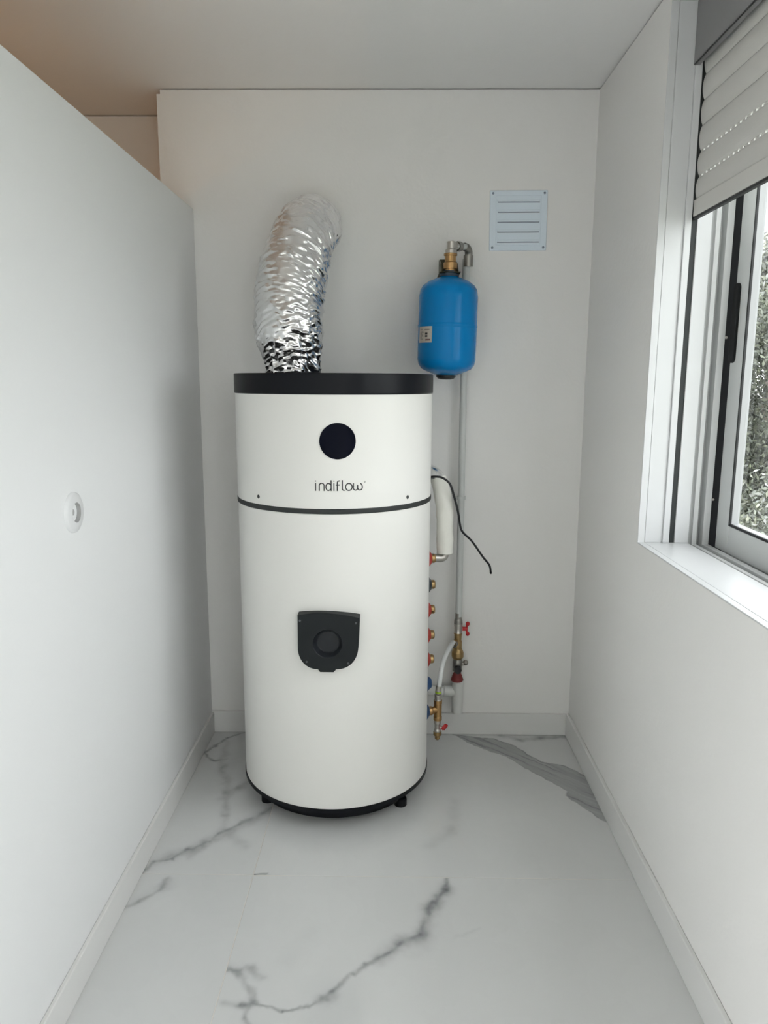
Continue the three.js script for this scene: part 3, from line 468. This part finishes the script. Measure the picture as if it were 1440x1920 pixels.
// ---------------------------------------------------------------- hose and tee valve at the lowest port
{
  const t = thing('flexible_hose', 'white flexible hose curving from the safety valve to the brass tee', 'hose', [0.163, 0.265, 0.28]);
  const L = ([x, y, z]) => [x - 0.163, y - 0.265, z - 0.28];
  mesh('hose_tube', tube([[0.23, 0.408, 0.08], [0.212, 0.407, 0.14], [0.194, 0.401, 0.2], [0.178, 0.383, 0.25], [0.171, 0.36, 0.275], [0.166, 0.316, 0.28]].map(L), 0.0085, 60, 18), M.hose, t);
  mesh('hose_nut', turnedAlong(L([0.237, 0.399, 0.066]), L([0.2275, 0.3965, 0.09]), [[0.008, 0], [0.013, 0], [0.013, 0.016], [0.009, 0.016]], 12), M.nickelDark, t);
  mesh('ferrule', turnedAlong(L([0.1645, 0.318, 0.28]), L([0.163, 0.27, 0.28]), [[0.0085, 0], [0.0105, 0.001], [0.0105, 0.028], [0.008, 0.03], [0.008, 0.052]], 24), M.nickel, t);
  mesh('green_band', turnedAlong(L([0.1638, 0.298, 0.28]), L([0.1634, 0.26, 0.28]), [[0.0105, 0], [0.0112, 0], [0.0112, 0.006], [0.0105, 0.006]], 24), M.lime, t, 'lime green band');
}
{
  const t = thing('tee_valve', 'brass tee with small red drain tap at the lowest heater port', 'valve', [0.163, 0.115, 0.28]);
  const L = ([x, y, z]) => [x - 0.163, y - 0.115, z - 0.28], T = (y, pts, n = 28) => turnedAlong(L([0.163, y, 0.28]), L([0.163, y - 1, 0.28]), pts, n);
  mesh('top_nut', T(0.288, [[0.008, 0], [0.0125, 0.001], [0.0125, 0.02], [0.0135, 0.022], [0.0135, 0.026]], 8), M.nickel, t);
  mesh('tee_body', [T(0.264, [[0.0115, 0], [0.015, 0], [0.015, 0.012], [0.0138, 0.014], [0.0138, 0.06], [0.015, 0.062], [0.015, 0.074], [0.011, 0.076]]), turnedAlong(L([0.128, 0.229, 0.2935]), L([0.163, 0.229, 0.28]), [[0.0155, 0.002], [0.0155, 0.013], [0.0125, 0.015], [0.0125, 0.036]])], M.brass, t);
  mesh('tap_body', [T(0.19, [[0.0125, 0], [0.0125, 0.012], [0.0105, 0.016], [0.0105, 0.034], [0.0125, 0.04], [0.0125, 0.045]]), cyl(L([0.163, 0.162, 0.28]), L([0.18, 0.162, 0.283]), 0.0045)], M.nickel, t);
  mesh('end_plug', T(0.146, [[0.0125, 0], [0.0145, 0.001], [0.0145, 0.014], [0.009, 0.019], [0.009, 0.028], [0.006, 0.031], [0, 0.031]], 8), M.brassDull, t);
  mesh('tap_handle', [(() => { const g = new THREE.CylinderGeometry(0.0115, 0.0115, 0.009, 8); g.rotateZ(Math.PI / 2 - 0.5); g.rotateY(-0.5); g.translate(0.0225, 0.048, 0.004); return g; })(), (() => { const g = new RoundedBoxGeometry(0.012, 0.024, 0.007, 2, 0.003); g.rotateZ(-0.6); g.translate(0.0265, 0.05, 0.006); return g; })()], M.red, t, 'red tap handle');
}
// ---------------------------------------------------------------- insulated pipe from the top port
{
  const t = thing('insulated_pipe', 'white foam wrapped pipe beside the heater, silver bend on top', 'pipe', [0.175, 0.78, 0.28]);
  const L = ([x, y, z]) => [x - 0.175, y - 0.78, z - 0.28];
  const g = new THREE.TubeGeometry(new THREE.CatmullRomCurve3([[0.177, 0.8, 0.28], [0.177, 0.88, 0.277], [0.173, 0.96, 0.272], [0.163, 1.02, 0.262], [0.152, 1.052, 0.25]].map((p) => V(...L(p)))), 60, 0.0285, 28);
  { const p = g.attributes.position, n = g.attributes.normal; for (let i = 0; i < p.count; i++) { const k = (noise(p.getX(i) * 60 + 9, p.getY(i) * 45, 3) - 0.5) * 0.004; p.setXYZ(i, p.getX(i) + n.getX(i) * k, p.getY(i) + n.getY(i) * k, p.getZ(i) + n.getZ(i) * k); } g.computeVertexNormals(); }
  mesh('foam_sleeve', [g, turnedAlong(L([0.177, 0.8, 0.28]), L([0.177, 0.9, 0.28]), [[0.01, 0], [0.0285, 0]])], M.foam, t);
  mesh('foil_bend', tube([[0.155, 1.042, 0.255], [0.146, 1.06, 0.244], [0.13, 1.07, 0.226], [0.118, 1.072, 0.19], [0.1, 1.07, 0.12], [0.095, 1.06, 0.0]].map(L), 0.0255, 40, 24), M.foil, t, 'silver foil wrapped bend');
  mesh('port_elbow', [turnedAlong(L([0.126, 0.784, 0.291]), L([0.18, 0.784, 0.281]), [[0.0175, 0], [0.0175, 0.012], [0.0145, 0.015], [0.0145, 0.03]], 10), tube([[0.15, 0.784, 0.286], [0.166, 0.784, 0.283], [0.176, 0.791, 0.281], [0.177, 0.806, 0.28]].map(L), 0.0145, 24)], M.nickel, t, 'nickel elbow at the red port');
}
{
  const t = thing('power_cable', 'thin black power cable hanging from behind the heater, loose end', 'cable', [0.356, 0.69, 0.12]);
  const pts = [[0.09, 1.04, 0.2], [0.118, 1.058, 0.265], [0.14, 1.066, 0.3], [0.162, 1.064, 0.316], [0.186, 1.046, 0.318], [0.203, 1.0, 0.308], [0.219, 0.942, 0.295], [0.227, 0.9, 0.283], [0.235, 0.876, 0.272], [0.273, 0.833, 0.235], [0.32, 0.764, 0.18], [0.35, 0.722, 0.145], [0.358, 0.69, 0.125]].map(([x, y, z]) => [x - 0.356, y - 0.69, z - 0.12]);
  mesh('cable_core', [tube(pts, 0.0038, 140, 12), ...tubeCaps(pts, 0.0038)], M.black, t);
}
// ---------------------------------------------------------------- ventilation grille
{
  const t = thing('vent_grille', 'square pale blue ventilation grille with five slots on the wall', 'vent', [0.4335, 1.939, 0]);
  t.rotation.z = 0.008;
  mesh('back_plate', rbox(-0.101, 0.101, -0.101, 0.101, 0, 0.006, 0.003), M.vent, t);
  const b = [];
  const pl = rbox(-0.079, 0.079, -0.083, 0.083, 0.005, 0.0075, 0.001); mesh('raised_panel', pl, M.vent, t);
  for (let k = 0; k < 5; k++) {
    const y = 0.06 - k * 0.0335;
    const s = new THREE.Shape([[0, 0], [0.0055, 0.0], [0.0015, -0.022], [0, -0.022]].map((p) => new THREE.Vector2(...p)));
    const g = new THREE.ExtrudeGeometry(s, { depth: 0.145, bevelEnabled: false }); g.rotateY(-Math.PI / 2); g.scale(-1, 1, 1); g.translate(-0.0725, y + 0.026, 0.007);
    const lo = new THREE.BoxGeometry(0.147, 0.0035, 0.001); lo.translate(0, y + 0.0005, 0.0076);
    mesh('slot', lo, M.slot, t);
    const hood = rbox(-0.074, 0.074, y + 0.0022, y + 0.009, 0.0072, 0.0105, 0.001); mesh('louvre', hood, M.vent, t);
  }
  for (const x of [-0.09, 0.09]) for (const y of [-0.091, 0.091]) { const g = lathe([[0, 0.0022], [0.003, 0.0018], [0.0042, 0]], 14); g.rotateX(Math.PI / 2); g.translate(x, y, 0.006); mesh('screw', g, M.slot, t); }
}
// ---------------------------------------------------------------- round wall socket on the partition
{
  const t = thing('wall_socket', 'round white wall socket on the left partition', 'socket', [XL, 1.088, 1.15]);
  t.rotation.z = -Math.PI / 2;
  mesh('socket_plate', lathe([[0.0225, 0.0095], [0.026, 0.0095], [0.04, 0.008], [0.045, 0.005], [0.046, 0.0]], 56), M.socket, t);
  mesh('socket_well', turned([[0.0225, 0.0095], [0.021, -0.006], [0, -0.006]], 40), M.socketIn, t);
  for (const s of [-1, 1]) { const g = new THREE.CylinderGeometry(0.003, 0.003, 0.003, 12); g.translate(s * 0.0095, -0.0055, 0); mesh('pin_hole', g, M.black, t); }
  const c = new THREE.CylinderGeometry(0.007, 0.008, 0.008, 16); c.translate(0, -0.003, 0); mesh('socket_core', c, M.socketIn, t);
}
// ---------------------------------------------------------------- outside the window
struct('garden_ground', (() => { const g = box(-30, 30, -1.2, -1.0, -30, 30); return g; })(), M.lawn);
{
  const leafGeo = (() => { const g = new THREE.BufferGeometry(); g.setAttribute('position', new THREE.Float32BufferAttribute([0, -0.5, 0, 0.22, 0, 0.08, 0, 0.5, 0, -0.22, 0, 0.08], 3)); g.setAttribute('uv', new THREE.Float32BufferAttribute([0, 0, 1, 0, 1, 1, 0, 1], 2)); g.setIndex([0, 1, 2, 0, 2, 3]); g.computeVertexNormals(); return g; })();
  const tree = (label, x, z, height, radius, low, n, mat, size) => {
    const t = thing('garden_tree', label, 'tree', [x, -1, z], 'trees outside the window');
    const trunk = [turnedAlong([0, 0, 0], [0, 1, 0], [[0.11, 0], [0.085, height * 0.3], [0.05, height * 0.65], [0.015, height * 0.93]], 12)];
    const tips = [];
    for (let k = 0; k < 26; k++) { const y = low + (height * 0.95 - low) * rnd(), a = rnd() * 6.283, l = radius * (0.45 + 0.6 * rnd()) * Math.sqrt(Math.max(0.1, 1 - ((y - low) / (height - low)) ** 2)); const e = [Math.cos(a) * l, y + 0.25 * l, Math.sin(a) * l]; trunk.push(cyl([0, y * 0.92, 0], e, 0.022, 0.006, 7)); tips.push(e); }
    mesh('trunk', trunk, M.bark, t);
    const f = new THREE.InstancedMesh(leafGeo, mat, n); f.name = 'foliage'; f.userData.kind = 'stuff';
    const m = new THREE.Matrix4(), q = new THREE.Quaternion(), c = new THREE.Color();
    for (let i = 0; i < n; i++) {
      const e = tips[Math.floor(rnd() * tips.length)], s = 0.3 + 0.75 * rnd(), r = 0.42 * Math.cbrt(rnd()), a = rnd() * 6.283, b = Math.acos(2 * rnd() - 1);
      const p = V(e[0] * s + r * Math.sin(b) * Math.cos(a), e[1] * (0.92 + 0.08 * s) + r * Math.cos(b), e[2] * s + r * Math.sin(b) * Math.sin(a));
      q.setFromEuler(new THREE.Euler(rnd() * 6.28, rnd() * 6.28, rnd() * 6.28)); const k = size * (0.7 + 0.7 * rnd()); m.compose(p, q, V(k, k, k)); f.setMatrixAt(i, m);
      const v = 0.55 + 0.9 * rnd(); f.setColorAt(i, c.setRGB(v, v * (0.97 + 0.1 * rnd()), v * (0.85 + 0.25 * rnd())));
    }
    put(f, t);
  };
  tree('dark leafy tree outside the window, nearest the frame', 3.5, -5.4, 3.1, 1.15, 0.2, 30000, M.leaf, 0.06);
  tree('pale grey green tree outside the window, reaching highest', 4.9, -7.2, 4.4, 1.3, 0.4, 26000, M.leafPale, 0.08);
  tree('low bushy tree outside the window, rightmost through the glass', 4.5, -4.4, 2.9, 1.1, 0.2, 26000, M.leafPale, 0.06);
  { // clipped hedge behind the trees
    const t = thing('garden_hedge', 'long clipped grey green hedge behind the trees outside the window', 'hedge', [5.5, -1, -8.6]);
    const stems = []; for (let k = 0; k < 24; k++) stems.push(cyl([-3.8 + k * 0.33, 0, 0.1 * Math.sin(k * 2.1)], [-3.8 + k * 0.33 + 0.1 * Math.sin(k), 1.5, 0.2 * Math.cos(k)], 0.02, 0.008, 6)); mesh('stems', stems, M.bark, t);
    const n = 30000, f = new THREE.InstancedMesh(leafGeo, M.leaf, n); f.name = 'foliage'; f.userData.kind = 'stuff';
    const m = new THREE.Matrix4(), q = new THREE.Quaternion(), c = new THREE.Color();
    for (let i = 0; i < n; i++) {
      const x = -4 + 8 * rnd(), y = 1.85 * Math.sqrt(rnd()) + 0.1 * noise(x * 3, 5, 9), z = (rnd() - 0.5) * 0.9 + 0.15 * noise(x * 2, y * 3, 4);
      q.setFromEuler(new THREE.Euler(rnd() * 6.28, rnd() * 6.28, rnd() * 6.28)); const k = 0.07 + 0.06 * rnd(); m.compose(V(x, y, z), q, V(k, k, k)); f.setMatrixAt(i, m);
      const v = 0.6 + 0.8 * rnd(); f.setColorAt(i, c.setRGB(v, v, v * 0.9));
    }
    put(f, t);
  }
}
renderer.render(scene, camera);
